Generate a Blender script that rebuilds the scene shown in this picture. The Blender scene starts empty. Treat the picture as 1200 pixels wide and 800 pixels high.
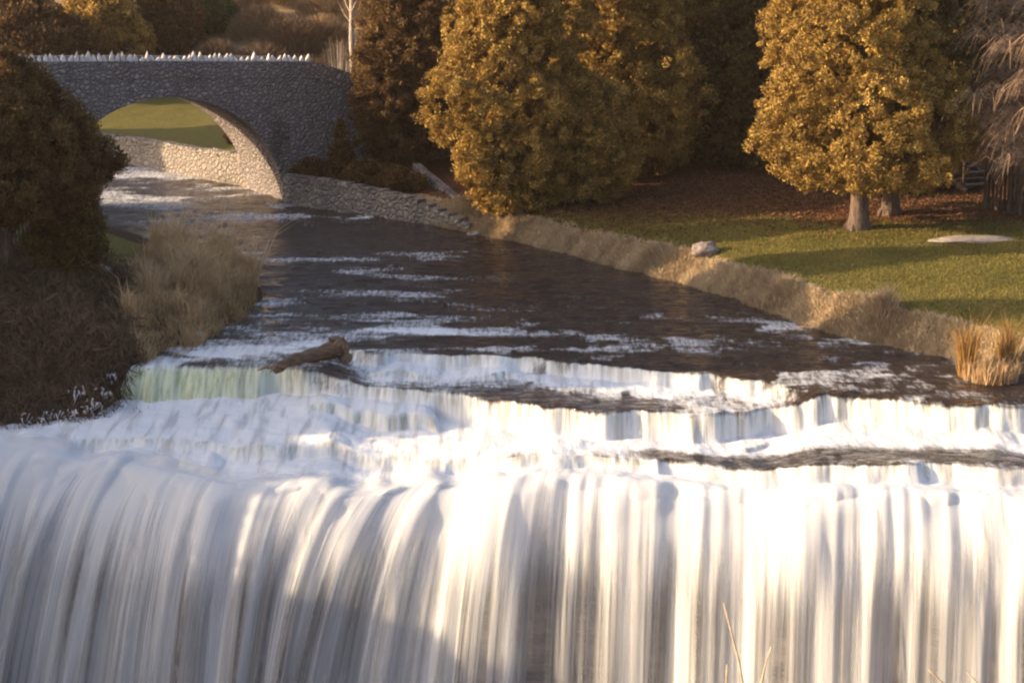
import bpy, math, random
import numpy as np
from mathutils import Vector
R = math.radians
rng = np.random.default_rng(7)
random.seed(7)
scn = bpy.context.scene
COL = scn.collection

# ------------------------------------------------------------------ camera geometry used for the survey of the site
F, CAMZ = 2100.0, 12.0
TH = math.atan(460 / F)
CT, ST = math.cos(TH), math.sin(TH)
def ray(px, py):
    a = (px - 600) / F; b = (400 - py) / F
    return a, CT + b * ST, -ST + b * CT
def P(px, py, z):
    a, dy, dz = ray(px, py); t = (z - CAMZ) / dz
    return np.array([a * t, dy * t, z])
def PY(px, py, Y):
    a, dy, dz = ray(px, py); t = Y / dy
    return np.array([a * t, Y, CAMZ + dz * t])

# ------------------------------------------------------------------ noise
_T = np.random.default_rng(11).random((256, 256))
def vnoise(x, y):
    x = np.asarray(x, float); y = np.asarray(y, float)
    xi = np.floor(x).astype(int); yi = np.floor(y).astype(int)
    fx = x - xi; fy = y - yi
    fx = fx * fx * (3 - 2 * fx); fy = fy * fy * (3 - 2 * fy)
    g = lambda i, j: _T[(xi + i) & 255, (yi + j) & 255]
    return (g(0,0)*(1-fx)+g(1,0)*fx)*(1-fy)+(g(0,1)*(1-fx)+g(1,1)*fx)*fy
def fbm(x, y, o=4):
    x = np.asarray(x, float); y = np.asarray(y, float)
    s = 0; a = .5; t = 0
    for k in range(o):
        s = s + a * vnoise(x * 2**k + 17.3*k, y * 2**k + 5.1*k); t += a; a *= .5
    return s / t
def sst(a, b, x):
    t = np.clip((np.asarray(x, float) - a) / (b - a), 0, 1); return t*t*(3-2*t)

# ------------------------------------------------------------------ object helpers
def tag(o, label=None, cat=None, group=None, kind=None):
    if label: o['label'] = label
    if cat: o['category'] = cat
    if group: o['group'] = group
    if kind: o['kind'] = kind
    return o
def thing(name, label, cat, loc=(0,0,0), rz=0, group=None):
    o = bpy.data.objects.new(name, None); COL.objects.link(o)
    o.location = [float(v) for v in loc]; o.rotation_euler = (0, 0, rz); o.empty_display_size = .3
    return tag(o, label, cat, group)
def mk(name, V, Fs, mat, parent=None, attrs=None, smooth=False):
    """V (n,3) world-or-local coordinates, Fs one (m,k) array or a list of them"""
    V = np.ascontiguousarray(V, dtype=np.float32)
    if not isinstance(Fs, list): Fs = [Fs]
    Fs = [np.asarray(f, dtype=np.int32) for f in Fs if len(f)]
    me = bpy.data.meshes.new(name)
    me.vertices.add(len(V)); me.vertices.foreach_set('co', V.ravel())
    lv = np.concatenate([f.ravel() for f in Fs])
    lt = np.concatenate([np.full(len(f), f.shape[1], np.int32) for f in Fs])
    ls = np.concatenate([[0], np.cumsum(lt)[:-1]]).astype(np.int32)
    me.loops.add(len(lv)); me.loops.foreach_set('vertex_index', lv)
    me.polygons.add(len(lt)); me.polygons.foreach_set('loop_start', ls); me.polygons.foreach_set('loop_total', lt)
    me.polygons.foreach_set('use_smooth', np.full(len(lt), smooth, bool))
    for k, v in (attrs or {}).items():
        at = me.attributes.new(k, 'FLOAT', 'POINT'); at.data.foreach_set('value', np.ascontiguousarray(v, np.float32).ravel())
    me.update(calc_edges=True); me.validate()
    me.materials.append(mat)
    o = bpy.data.objects.new(name, me); COL.objects.link(o)
    if parent: o.parent = parent
    return o
class MB:
    def __init__(s): s.v = []; s.f = []
    def poly(s, pts):
        b = len(s.v); s.v += [tuple(p) for p in pts]; s.f.append(tuple(range(b, b+len(pts))))
    def box(s, c, sz, ax=(1,0,0), ay=(0,1,0), az=(0,0,1), jit=0):
        c = np.array(c, float); A = [np.array(ax, float)*sz[0]/2, np.array(ay, float)*sz[1]/2, np.array(az, float)*sz[2]/2]
        b = len(s.v)
        for k in range(8):
            p = c + A[0]*(1 if k&1 else -1) + A[1]*(1 if k&2 else -1) + A[2]*(1 if k&4 else -1)
            if jit: p = p + np.array([random.uniform(-jit, jit) for _ in range(3)])
            s.v.append(tuple(p))
        for q in ((0,2,3,1),(4,5,7,6),(0,1,5,4),(2,6,7,3),(0,4,6,2),(1,3,7,5)): s.f.append(tuple(b+i for i in q))
    def tube(s, pts, rad, n=7, cap=True):
        pts = [np.array(p, float) for p in pts]
        if not hasattr(rad, '__len__'): rad = [rad]*len(pts)
        b = len(s.v); up = np.array([.13, .31, .94])
        for i, p in enumerate(pts):
            d = pts[min(i+1, len(pts)-1)] - pts[max(i-1, 0)]; d /= np.linalg.norm(d) + 1e-9
            u = np.cross(d, up); 
            if np.linalg.norm(u) < .05: u = np.cross(d, np.array([1., 0, 0]))
            u /= np.linalg.norm(u); w = np.cross(d, u)
            for k in range(n):
                a = 2*math.pi*k/n; s.v.append(tuple(p + rad[i]*(math.cos(a)*u + math.sin(a)*w)))
        for i in range(len(pts)-1):
            for k in range(n):
                k2 = (k+1) % n; s.f.append((b+i*n+k, b+i*n+k2, b+(i+1)*n+k2, b+(i+1)*n+k))
        if cap:
            s.f.append(tuple(b+k for k in range(n))[::-1]); e = b+(len(pts)-1)*n; s.f.append(tuple(e+k for k in range(n)))
    def build(s, name, mat, parent=None, smooth=False):
        me = bpy.data.meshes.new(name); me.from_pydata(s.v, [], s.f); me.update()
        if smooth: me.polygons.foreach_set('use_smooth', [True]*len(me.polygons))
        me.materials.append(mat); o = bpy.data.objects.new(name, me); COL.objects.link(o)
        if parent: o.parent = parent
        return o

# ------------------------------------------------------------------ materials
class NT:
    def __init__(s, name):
        s.m = bpy.data.materials.new(name); s.m.use_nodes = True; s.t = s.m.node_tree; s.t.nodes.clear()
        s.out = s.n('ShaderNodeOutputMaterial')
    def n(s, typ, **kw):
        nd = s.t.nodes.new(typ)
        for k, v in kw.items(): setattr(nd, k, v)
        return nd
    def set(s, sock, v):
        if isinstance(v, bpy.types.NodeSocket): s.t.links.new(v, sock)
        elif isinstance(v, (tuple, list)) and len(v) == 3 and sock.type == 'RGBA': sock.default_value = (*v, 1)
        else: sock.default_value = v
    def attr(s, name): return s.n('ShaderNodeAttribute', attribute_name=name).outputs['Fac']
    def obj(s): return s.n('ShaderNodeTexCoord').outputs['Object']
    def math(s, op, a, b=0.0, c=0.0, clamp=False):
        nd = s.n('ShaderNodeMath', operation=op, use_clamp=clamp); s.set(nd.inputs[0], a); s.set(nd.inputs[1], b); s.set(nd.inputs[2], c); return nd.outputs[0]
    def xyz(s, x, y, z=0.0):
        nd = s.n('ShaderNodeCombineXYZ'); s.set(nd.inputs[0], x); s.set(nd.inputs[1], y); s.set(nd.inputs[2], z); return nd.outputs[0]
    def scale(s, v, sc):
        nd = s.n('ShaderNodeMapping'); s.set(nd.inputs['Vector'], v); nd.inputs['Scale'].default_value = sc; return nd.outputs[0]
    def noise(s, v, scale=1, detail=3, rough=.55, dist=0):
        nd = s.n('ShaderNodeTexNoise'); s.set(nd.inputs['Vector'], v); nd.inputs['Scale'].default_value = scale
        nd.inputs['Detail'].default_value = detail; nd.inputs['Roughness'].default_value = rough; nd.inputs['Distortion'].default_value = dist
        return nd.outputs['Fac']
    def vor(s, v, scale, feat='F1', rand=1):
        nd = s.n('ShaderNodeTexVoronoi', feature=feat); s.set(nd.inputs['Vector'], v); nd.inputs['Scale'].default_value = scale; nd.inputs['Randomness'].default_value = rand
        return nd
    def ss(s, x, a, b):
        nd = s.n('ShaderNodeMapRange', interpolation_type='SMOOTHSTEP'); s.set(nd.inputs[0], x); s.set(nd.inputs[1], a); s.set(nd.inputs[2], b); return nd.outputs[0]
    def mix(s, f, a, b):
        nd = s.n('ShaderNodeMix', data_type='RGBA'); s.set(nd.inputs[0], f); s.set(nd.inputs[6], a); s.set(nd.inputs[7], b); return nd.outputs[2]
    def ramp(s, f, stops):
        nd = s.n('ShaderNodeValToRGB'); s.set(nd.inputs[0], f); cr = nd.color_ramp
        while len(cr.elements) < len(stops): cr.elements.new(.5)
        for e, (p, c) in zip(cr.elements, stops): e.position = p; e.color = (*c, 1)
        return nd.outputs[0]
    def bump(s, h, dist=.05, strength=1.0):
        nd = s.n('ShaderNodeBump'); s.set(nd.inputs['Height'], h); nd.inputs['Distance'].default_value = dist; nd.inputs['Strength'].default_value = strength; return nd.outputs[0]
    def pbr(s, col, rough=.8, nrm=None, spec=.3):
        nd = s.n('ShaderNodeBsdfPrincipled'); s.set(nd.inputs['Base Color'], col); s.set(nd.inputs['Roughness'], rough); nd.inputs['Specular IOR Level'].default_value = spec
        if nrm is not None: s.set(nd.inputs['Normal'], nrm)
        return nd.outputs[0]
    def mixs(s, f, a, b):
        nd = s.n('ShaderNodeMixShader'); s.set(nd.inputs[0], f); s.set(nd.inputs[1], a); s.set(nd.inputs[2], b); return nd.outputs[0]
    def diff(s, c, nrm=None):
        nd = s.n('ShaderNodeBsdfDiffuse'); s.set(nd.inputs[0], c)
        if nrm is not None: s.set(nd.inputs['Normal'], nrm)
        return nd.outputs[0]
    def transl(s, c):
        nd = s.n('ShaderNodeBsdfTranslucent'); s.set(nd.inputs[0], c); return nd.outputs[0]
    def done(s, sh): s.t.links.new(sh, s.out.inputs['Surface']); return s.m

def leaf_mat(name, lo, mid, hi, tr=.2):
    m = NT(name); c = m.ramp(m.attr('tint'), [(0, lo), (.5, mid), (1, hi)])
    return m.done(m.mixs(tr, m.pbr(c, .75, spec=.15), m.transl(c)))
def rough_mat(name, a, b, scale=6, bump=.03, rough=.9, stretch=(1,1,1)):
    m = NT(name); v = m.scale(m.obj(), stretch); n = m.noise(v, scale, 5, .65)
    return m.done(m.pbr(m.mix(m.ss(n, .35, .65), a, b), rough, m.bump(n, bump), .2))
def cobble_mat(name, stones, mortar, scale):
    m = NT(name); o = m.obj()
    w = m.noise(o, 2.5, 2); 
    nd = m.n('ShaderNodeVectorMath', operation='ADD'); m.set(nd.inputs[0], m.scale(o, (1,1,1.25))); m.set(nd.inputs[1], m.math('MULTIPLY', w, .25)); v = nd.outputs[0]
    e = m.vor(v, scale, 'DISTANCE_TO_EDGE').outputs['Distance']; vc = m.vor(v, scale)
    sep = m.n('ShaderNodeSeparateColor'); m.set(sep.inputs[0], vc.outputs['Color'])
    c = m.ramp(sep.outputs[0], [(i/(len(stones)-1), s) for i, s in enumerate(stones)])
    c = m.mix(m.math('MULTIPLY', m.noise(o, 14, 4), .5), c, mortar)
    k = m.ss(e, .03, .12)
    h = m.math('ADD', m.ss(e, .0, .28), m.math('MULTIPLY', m.noise(o, 12, 3), .25))
    st = m.noise(m.scale(o, (.5, .5, .15)), 1.2, 3)
    c = m.mix(m.math('MULTIPLY', m.ss(st, .5, .72), .45), m.mix(k, mortar, c), (.05, .045, .042))
    return m.done(m.pbr(c, .9, m.bump(h, .09), .2))
M = {}
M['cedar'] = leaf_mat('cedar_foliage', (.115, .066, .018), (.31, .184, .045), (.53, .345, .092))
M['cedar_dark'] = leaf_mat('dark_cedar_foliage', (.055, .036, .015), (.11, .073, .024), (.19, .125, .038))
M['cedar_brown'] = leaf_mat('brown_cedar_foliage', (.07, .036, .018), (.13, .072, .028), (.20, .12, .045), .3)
M['green'] = leaf_mat('green_foliage', (.03, .04, .012), (.065, .08, .02), (.14, .14, .035))
M['brush'] = leaf_mat('brush_twigs', (.055, .034, .021), (.105, .066, .04), (.18, .112, .065), .1)
M['tanbrush'] = leaf_mat('tan_brush_twigs', (.12, .075, .04), (.22, .14, .075), (.37, .25, .135), .15)
M['drygrass'] = leaf_mat('dry_grass_blades', (.24, .165, .10), (.47, .35, .22), (.64, .51, .33), .35)
M['reed'] = leaf_mat('reed_blades', (.23, .135, .068), (.47, .30, .155), (.63, .45, .25), .3)
M['gold'] = leaf_mat('golden_grass_blades', (.22, .12, .04), (.42, .24, .08), (.55, .36, .14), .45)
M['lawn'] = leaf_mat('lawn_blades', (.085, .074, .018), (.17, .14, .034), (.31, .235, .062), .35)
M['deadleaf'] = leaf_mat('dead_leaves', (.07, .03, .016), (.13, .058, .026), (.21, .10, .045), .2)
M['bark'] = rough_mat('cedar_bark', (.08, .053, .04), (.19, .13, .10), 5, .06, stretch=(3,3,.5))
M['shadebark'] = rough_mat('shade_bark', (.035, .024, .018), (.085, .058, .045), 5, .06, stretch=(3,3,.5))  # cedar bark with the dark under the crowns put into its colour
M['palebark'] = rough_mat('pale_bark', (.22, .17, .13), (.42, .34, .27), 6, .03, stretch=(3,3,.5))
M['willow'] = rough_mat('willow_twigs', (.12, .075, .05), (.27, .175, .11), 5, .01)
M['stalk'] = rough_mat('dry_stalk', (.35, .24, .14), (.6, .45, .28), 30, .002)
M['log'] = rough_mat('wet_log', (.06, .035, .022), (.17, .10, .06), 4, .06, .6, stretch=(.5,3,3))
M['logend'] = rough_mat('log_end_wood', (.13, .075, .045), (.27, .17, .105), 14, .02)
M['boulder'] = rough_mat('boulder_stone', (.13, .10, .088), (.28, .23, .20), 3, .08)
M['slab'] = rough_mat('pale_slab', (.22, .175, .15), (.33, .275, .235), 4, .02)
M['oldwood'] = rough_mat('weathered_wood', (.05, .032, .024), (.11, .075, .055), 5, .02, stretch=(1,1,.3))
M['greywood'] = rough_mat('grey_fence_wood', (.08, .055, .045), (.16, .12, .10), 5, .02, stretch=(3,3,.3))
M['ice'] = rough_mat('ice_crust', (.30, .27, .27), (.55, .52, .54), 5, .05, .45)
M['cobble'] = cobble_mat('cobble_stonework', [(.22, .18, .175), (.33, .275, .265), (.26, .215, .20), (.43, .365, .345), (.30, .245, .23), (.37, .31, .295)], (.17, .142, .132), 4.4)
M['wallstone'] = cobble_mat('wall_stonework', [(.22, .18, .155), (.32, .265, .225), (.27, .22, .19), (.37, .31, .26)], (.19, .16, .135), 3.2)
M['coping'] = rough_mat('coping_stone', (.42, .37, .35), (.68, .62, .58), 5, .03)
M['cliff'] = rough_mat('cliff_rock', (.12, .095, .08), (.27, .22, .185), 1.3, .25, .6, stretch=(.6,.6,2.2))

def terrain_mat():
    m = NT('ground'); o = m.obj(); n1 = m.noise(o, 1.2, 5, .65); n2 = m.noise(o, 9, 4, .7); n3 = m.noise(o, .25, 3)
    g = m.ramp(n2, [(.3, (.06, .057, .014)), (.5, (.115, .10, .025)), (.72, (.20, .16, .042))])
    g = m.mix(m.math('MULTIPLY', m.ss(n1, .45, .7), .55), g, (.13, .085, .03))
    li = m.ramp(n2, [(.3, (.05, .02, .011)), (.5, (.11, .045, .022)), (.72, (.2, .09, .04))])
    bk = m.ramp(n2, [(.3, (.025, .016, .011)), (.55, (.06, .038, .025)), (.75, (.11, .075, .05))])
    ta = m.ramp(n1, [(.3, (.19, .125, .065)), (.7, (.38, .27, .15))])
    j = m.math('MULTIPLY', m.math('SUBTRACT', n1, .5), .9)
    w = lambda a: m.ss(m.math('ADD', m.attr(a), j), .35, .65)
    c = m.mix(w('litter'), g, li); c = m.mix(w('tan'), c, ta); c = m.mix(w('bank'), c, bk)
    return m.done(m.pbr(c, .95, m.bump(m.math('ADD', n2, n1), .08), .1))
M['ground'] = terrain_mat()

def water_mat():
    m = NT('river_surface'); o = m.obj()
    v = m.scale(o, (.65, 1.5, 1)); r1 = m.noise(v, 1.3, 4, .6, .8); r2 = m.noise(v, 4.5, 3, .6, .4)
    h = m.math('ADD', m.math('MULTIPLY', r1, 1.0), m.math('MULTIPLY', r2, .35))
    nrm = m.bump(h, .34, 1.0)
    wat = m.n('ShaderNodeBsdfPrincipled'); m.set(wat.inputs['Base Color'], (.036, .023, .017)); wat.inputs['Roughness'].default_value = .06
    wat.inputs['IOR'].default_value = 1.33; m.set(wat.inputs['Normal'], nrm)
    f = m.attr('foam_sheen')
    x = m.n('ShaderNodeSeparateXYZ'); m.set(x.inputs[0], o)
    s1 = m.noise(m.xyz(m.math('MULTIPLY', x.outputs[0], 8.5), m.math('MULTIPLY', x.outputs[1], 1.6), m.math('MULTIPLY', x.outputs[2], .4)), 1, 4, .6, .3)
    s2 = m.noise(m.xyz(m.math('MULTIPLY', x.outputs[0], 1.15), m.math('MULTIPLY', x.outputs[1], 2.7), x.outputs[2]), 1.7, 6, .7, .9)
    nn = m.math('ADD', m.math('MULTIPLY', s1, .5), m.math('MULTIPLY', s2, .5))
    a = m.ss(m.math('ADD', f, m.math('MULTIPLY', m.math('SUBTRACT', nn, .5), 1.5)), .18, .78)
    face = m.attr('face')
    fc = m.mix(face, (.84, .82, .83), m.mix(m.ss(s1, .32, .60), (.36, .335, .24), (.82, .80, .74)))
    fc = m.mix(m.math('MULTIPLY', m.attr('green'), .85), fc, m.mix(m.ss(s1, .3, .6), (.40, .42, .20), (.68, .70, .46)))
    sv = m.noise(m.xyz(m.math('MULTIPLY', x.outputs[0], 3.2), m.math('MULTIPLY', x.outputs[1], .45), 2.0), 1, 3, .5, .5)
    a = m.math('MULTIPLY', a, m.math('SUBTRACT', 1.0, m.math('MULTIPLY', m.ss(sv, .45, .72), .38)))
    fb = m.bump(m.math('ADD', s1, s2), .05, .5)
    foam_sheen = m.mixs(.2, m.diff(fc, fb), m.transl(fc))
    return m.done(m.mixs(a, wat.outputs[0], foam_sheen))
M['water'] = water_mat()

def curtain_mat(name, k, lo0, lo1, wid):
    m = NT(name); u = m.attr('u'); v = m.attr('v')
    g = lambda su, sv, z, d=2: m.noise(m.xyz(m.math('MULTIPLY', u, su), m.math('MULTIPLY', v, sv), z + k*7.7), 1, d, .5)
    d = m.math('ADD', m.math('ADD', m.math('MULTIPLY', g(.85, .05, 0), .42), m.math('MULTIPLY', g(2.6, .07, 3), .34)), m.math('MULTIPLY', g(13, .12, 6, 3), .24))
    t = m.ss(v, -.6, 3.2)
    lo = m.math('ADD', m.math('MULTIPLY', t, lo1 - lo0), lo0); hi = m.math('ADD', lo, wid)
    nd = m.n('ShaderNodeMapRange', interpolation_type='SMOOTHSTEP'); m.set(nd.inputs[0], d); m.set(nd.inputs[1], lo); m.set(nd.inputs[2], hi)
    a = m.math('MULTIPLY', m.math('ADD', m.math('MULTIPLY', nd.outputs[0], .84), (.20 if k == 0 else .02)), m.attr('edge'))
    c = (.84, .83, .84)
    return m.done(m.mixs(a, m.n('ShaderNodeBsdfTransparent').outputs[0], m.mixs(.45, m.diff(c), m.transl(c))))

# ------------------------------------------------------------------ the river: outline, levels, ledges
def line(pts, z):
    a = np.array([P(px, py, z)[:2] for px, py in pts]); a = a[np.argsort(a[:, 0])]; return a
L1 = line([(-200,398),(240,398),(330,408),(405,405),(430,412),(520,414),(600,416),(680,424),(760,432),(830,438),(900,446),(960,455),(1030,462),(1100,465),(1400,470)], 0)
L2 = line([(-200,438),(110,438),(250,439),(330,441),(400,450),(520,460),(640,474),(720,479),(850,481),(1000,477),(1060,482),(1120,486),(1200,492),(1400,498)], -.4)
L3 = line([(-200,505),(0,508),(130,505),(300,510),(450,515),(560,522),(640,528),(750,535),(880,548),(1050,553),(1200,559),(1400,565)], -1.1)
CR = line([(-200,520),(0,530),(120,536),(250,552),(400,560),(500,556),(620,560),(750,570),(900,580),(1050,590),(1200,600),(1400,612)], -1.6)
CR = np.vstack([[[-45, 0], [-38, 26], [-27, 41], [-21, 46.5]], CR, [[24, 41], [30, 33], [38, 22], [44, 0]]])
CR = CR[np.argsort(CR[:, 0])]
ip = lambda L, x: np.interp(x, L[:, 0], L[:, 1])
def crest(x): return ip(CR, x) + .9*(fbm(x*.55, x*0+3.3, 3)-.5) + .30*(fbm(x*2.2, x*0+9.3, 2)-.5)
def px_of(x, y): return 600 + F*x/(y*.98)
def water_z(x, y, fine=True):
    """surface height plus foam amount and ledge-face mask"""
    x = np.asarray(x, float); y = np.asarray(y, float)
    p = px_of(x, y)
    z = np.where(y > 60, .012*(y-60), 0.0); foam_sheen = np.zeros_like(z); face = np.zeros_like(z)
    big = fbm(x*.35+3, y*.25, 3)
    for k, (L, drop, w, tail, seed) in enumerate([
        (L1, .12+.30*sst(360, 430, p)-.24*sst(900, 990, p), .25+.9*(1-sst(340, 420, p))+1.1*sst(900, 1000, p), 1.7, 1),
        (L2, .75-.12*sst(900, 1100, p), .30+.10*(1-sst(250,330,p)), 2.3, 2),
        (L3, .28+.14*sst(700, 900, p), .35, 1.2, 3)]):
        warp = .5*(fbm(x*.9, y*.9+seed, 2)-.5)
        lip = ip(L, x) + .9*(fbm(x*.55, x*0+seed, 3)-.5) +    .32*(fbm(x*1.7+warp, y*.6+seed*3.1, 2)-.5) + .05*(fbm(x*5+warp*4, x*0+seed*2.1, 2)-.5)
        s = lip - y                                     # >0 downstream of the lip
        part = sst(.30, .62, fbm(x*.62+seed*4.4, x*0+seed, 2))*.55+.45     # share of the fall taken by the first ledge
        spill = (1-sst(300, 430, p)) if k == 1 else np.zeros_like(p)
        part = part+(1-part)*np.maximum(spill, .8*sst(640, 760, p))
        w = w*(.7+1.1*fbm(x*1.1, x*0+seed*7.7, 2))*(1+.7*spill)
        s2 = s - w - .15 - 1.3*fbm(x*.8, x*0+seed*9.9, 2) - .3*(fbm(x*3, y*1.5, 2)-.5)
        fr = np.clip(s/w, 0, 1)**1.5*part + np.clip(s2/(w*.8), 0, 1)**1.4*(1-part)
        z = z - drop*fr + .12*drop**.5*(fbm(x*1.9, x*0+seed*6, 2)-.5)*np.exp(-(s/.45)**2)
        inn = np.maximum(np.clip(s/w*3, 0, 1)*(s < w), .8*np.clip(s2/w*3, 0, 1)*(s2 < w*.8)*(part < .9))
        lump = fbm(x*1.4, x*0+seed*5.7, 2)*1.25-.1
        if k == 0: st = sst(380, 430, p)*(1-.75*sst(880, 960, p)) + .42*(1-sst(360, 420, p))*sst(200, 260, p)
        elif k == 1: st = np.ones_like(p)
        else: st = np.ones_like(p)*.95
        ff = inn*st*(.50+.75*lump); face = np.maximum(face, inn*(.95 if k == 1 else .75)*sst(.15, .6, drop*3)*(1-.85*np.clip((s/w-.25)/.75, 0, 1)*(s < w)))
        d = np.maximum(s-w, 0)
        tl = tail*(.35+1.5*big*fbm(x*.8, y*0+seed*2.7, 2)*2)
        if k == 1: green = inn*(1-sst(230, 400, p))*sst(60, 120, p)
        if k == 1: tl = np.where(p < 560, 30, tl + 1.0*sst(600, 640, p)*0)
        if k == 2: tl = np.where(p < 700, 30, tl)
        ff = np.maximum(ff, (s >= w)*st*1.05*np.exp(-(d/tl)**2)*(1 if k else .92))
        foam_sheen = np.maximum(foam_sheen, ff)
    # streaks, small breaking waves and painted sky reflection upstream
    def streak(pts, wid, st, zz=0):
        nonlocal foam_sheen
        L = np.array([P(a, b, zz)[:2] for a, b in pts]); L = L[np.argsort(L[:, 0])]
        yy = ip(L, x) + 1.5*(fbm(x*.7+st*9, y*0+wid, 4)-.5)
        inx = sst(L[0, 0]-.8, L[0, 0]+.8, x)*(1-sst(L[-1, 0]-.8, L[-1, 0]+.8, x))
        rag = sst(.34, .62, fbm(x*.85+st*31, y*.9+wid*13, 3))
        foam_sheen = np.maximum(foam_sheen, st*.72*inx*(.25+.75*rag)*np.exp(-((y-yy)/(wid*(1.1+1.0*rag)))**2))
    streak([(380,372),(455,369),(530,370)], .45, .62)
    streak([(600,372),(650,386),(690,394),(730,400),(800,409),(850,413)], .40, .62)
    streak([(680,360),(745,363)], .5, .42); streak([(560,328),(590,329)], .5, .45)
    streak([(240,386),(330,380),(400,372)], .5, .42)
    streak([(850,400),(940,402),(1000,405)], .35, .5); streak([(950,424),(1000,428),(1080,432),(1130,440)], .35, .55, -.1)
    streak([(240,400),(330,398),(400,404)], .7, .5); streak([(900,448),(980,462),(1060,462)], .5, .5, -.2)
    streak([(960,470),(1060,465),(1200,480)], .6, .5, -.3)
    streak([(620,350),(700,345),(760,352)], .4, .3)
    streak([(150,268),(270,262),(330,260),(375,262)], .8, .42, .2); streak([(385,259),(415,258),(448,260)], .55, .95, .15)
    streak([(310,237),(330,243),(348,251)], .5, .8, .25); streak([(150,288),(210,280),(280,275)], 1.2, .45, .1)
    rap = sst(76, 80, y)*(x < -5)
    foam_sheen = np.maximum(foam_sheen, rap*(.05+.42*sst(.42, .66, fbm(x*.30, y*.55+4, 4))))  # white water of the rapids, with pale sky reflection painted in
    foam_sheen = np.maximum(foam_sheen, .43*sst(.40, .74, fbm(x*.35+8, y*.75, 4))*(.35+.65*(1-sst(480, 620, p)))*(y < 72) + .44*sst(.40, .66, fbm(x*.35+2, y*.8, 4))*(y < 62)*(1-sst(57, 62.5, y)))  # choppy patches; the left side also paints in reflected sky
    # dark pool above the right-hand brink
    pool = sst(730, 780, p); cy = crest(x); q = y - ip(L3, x)
    foam_sheen = foam_sheen*(1 - pool*.97*np.exp(-((q-.62-.35*(big-.5))/.62)**2)*sst(-.05, .18, q))
    lf = (1-sst(520, 640, p))*sst(.1, .5, q*0+ip(L2, x)-y)
    foam_sheen = foam_sheen - lf*.42*sst(.54, .72, fbm(x*1.15, y*1.3+2, 3))*(1-np.exp(-((y-crest(x))/.5)**2)*.7)
    foam_sheen = np.clip(foam_sheen - .5*sst(.55, .75, fbm(x*1.5+9, y*.9, 3))*(y > 48)*(q > .6)*(p > 600), 0, 1.1)
    z = z - lf*.13*np.clip(ip(L2, x)-y-.6, 0, 6)
    if fine:
        z = z + lf*.22*(fbm(x*.9, y*1.1, 3)-.5)*sst(0, .6, y-crest(x)+.3)
        foam_sheen = foam_sheen + .22*lf*(foam_sheen > .3)
        turb = (np.clip(foam_sheen*.9+.25, 0, 1) + .5*rap)*(1-.55*lf)
        z = z + turb*(.10*(fbm(x*1.6, y*1.1, 3)-.5) + .02*(fbm(x*6, y*3, 2)-.5)) + face*.03*(fbm(x*9, y*.5, 2)-.5)
        z = z + .05*(fbm(x*.8, y*.6+7, 3)-.5) + (.075*(fbm(x*.75, y*1.7+3, 3)-.5) + .03*(vnoise(x*2.2, y*3.4)-.5))*sst(47, 52, y)*(1-.5*sst(0, .5, foam_sheen))
    return z, foam_sheen, face, green

xs = np.concatenate([np.arange(-40, -16, .3), np.arange(-16, 17, .055), np.arange(17, 30, .3)])
ss_ = np.concatenate([np.arange(0, 9.5, .042), np.arange(9.5, 24, .09), np.arange(24, 46, .2), np.arange(46, 75, .5)])
X, S = np.meshgrid(xs, ss_); Y = S + crest(X)
Z, FO, FA, GR = water_z(X, Y)
FO = np.maximum(FO, 1.0*np.exp(-(S/.8)**2)*(1-.8*sst(-16.5,-15,-X)))
rr, cc = X.shape
idx = np.arange(rr*cc).reshape(rr, cc)
quads = np.stack([idx[:-1,:-1], idx[:-1,1:], idx[1:,1:], idx[1:,:-1]], -1).reshape(-1, 4)
river = mk('river_water', np.stack([X, Y, Z], -1).reshape(-1, 3), quads, M['water'], None, {'foam_sheen': FO, 'face': FA, 'green': GR}, True)
tag(river, 'dark brown river with foaming ledges above the falls', 'river', kind='structure')

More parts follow.
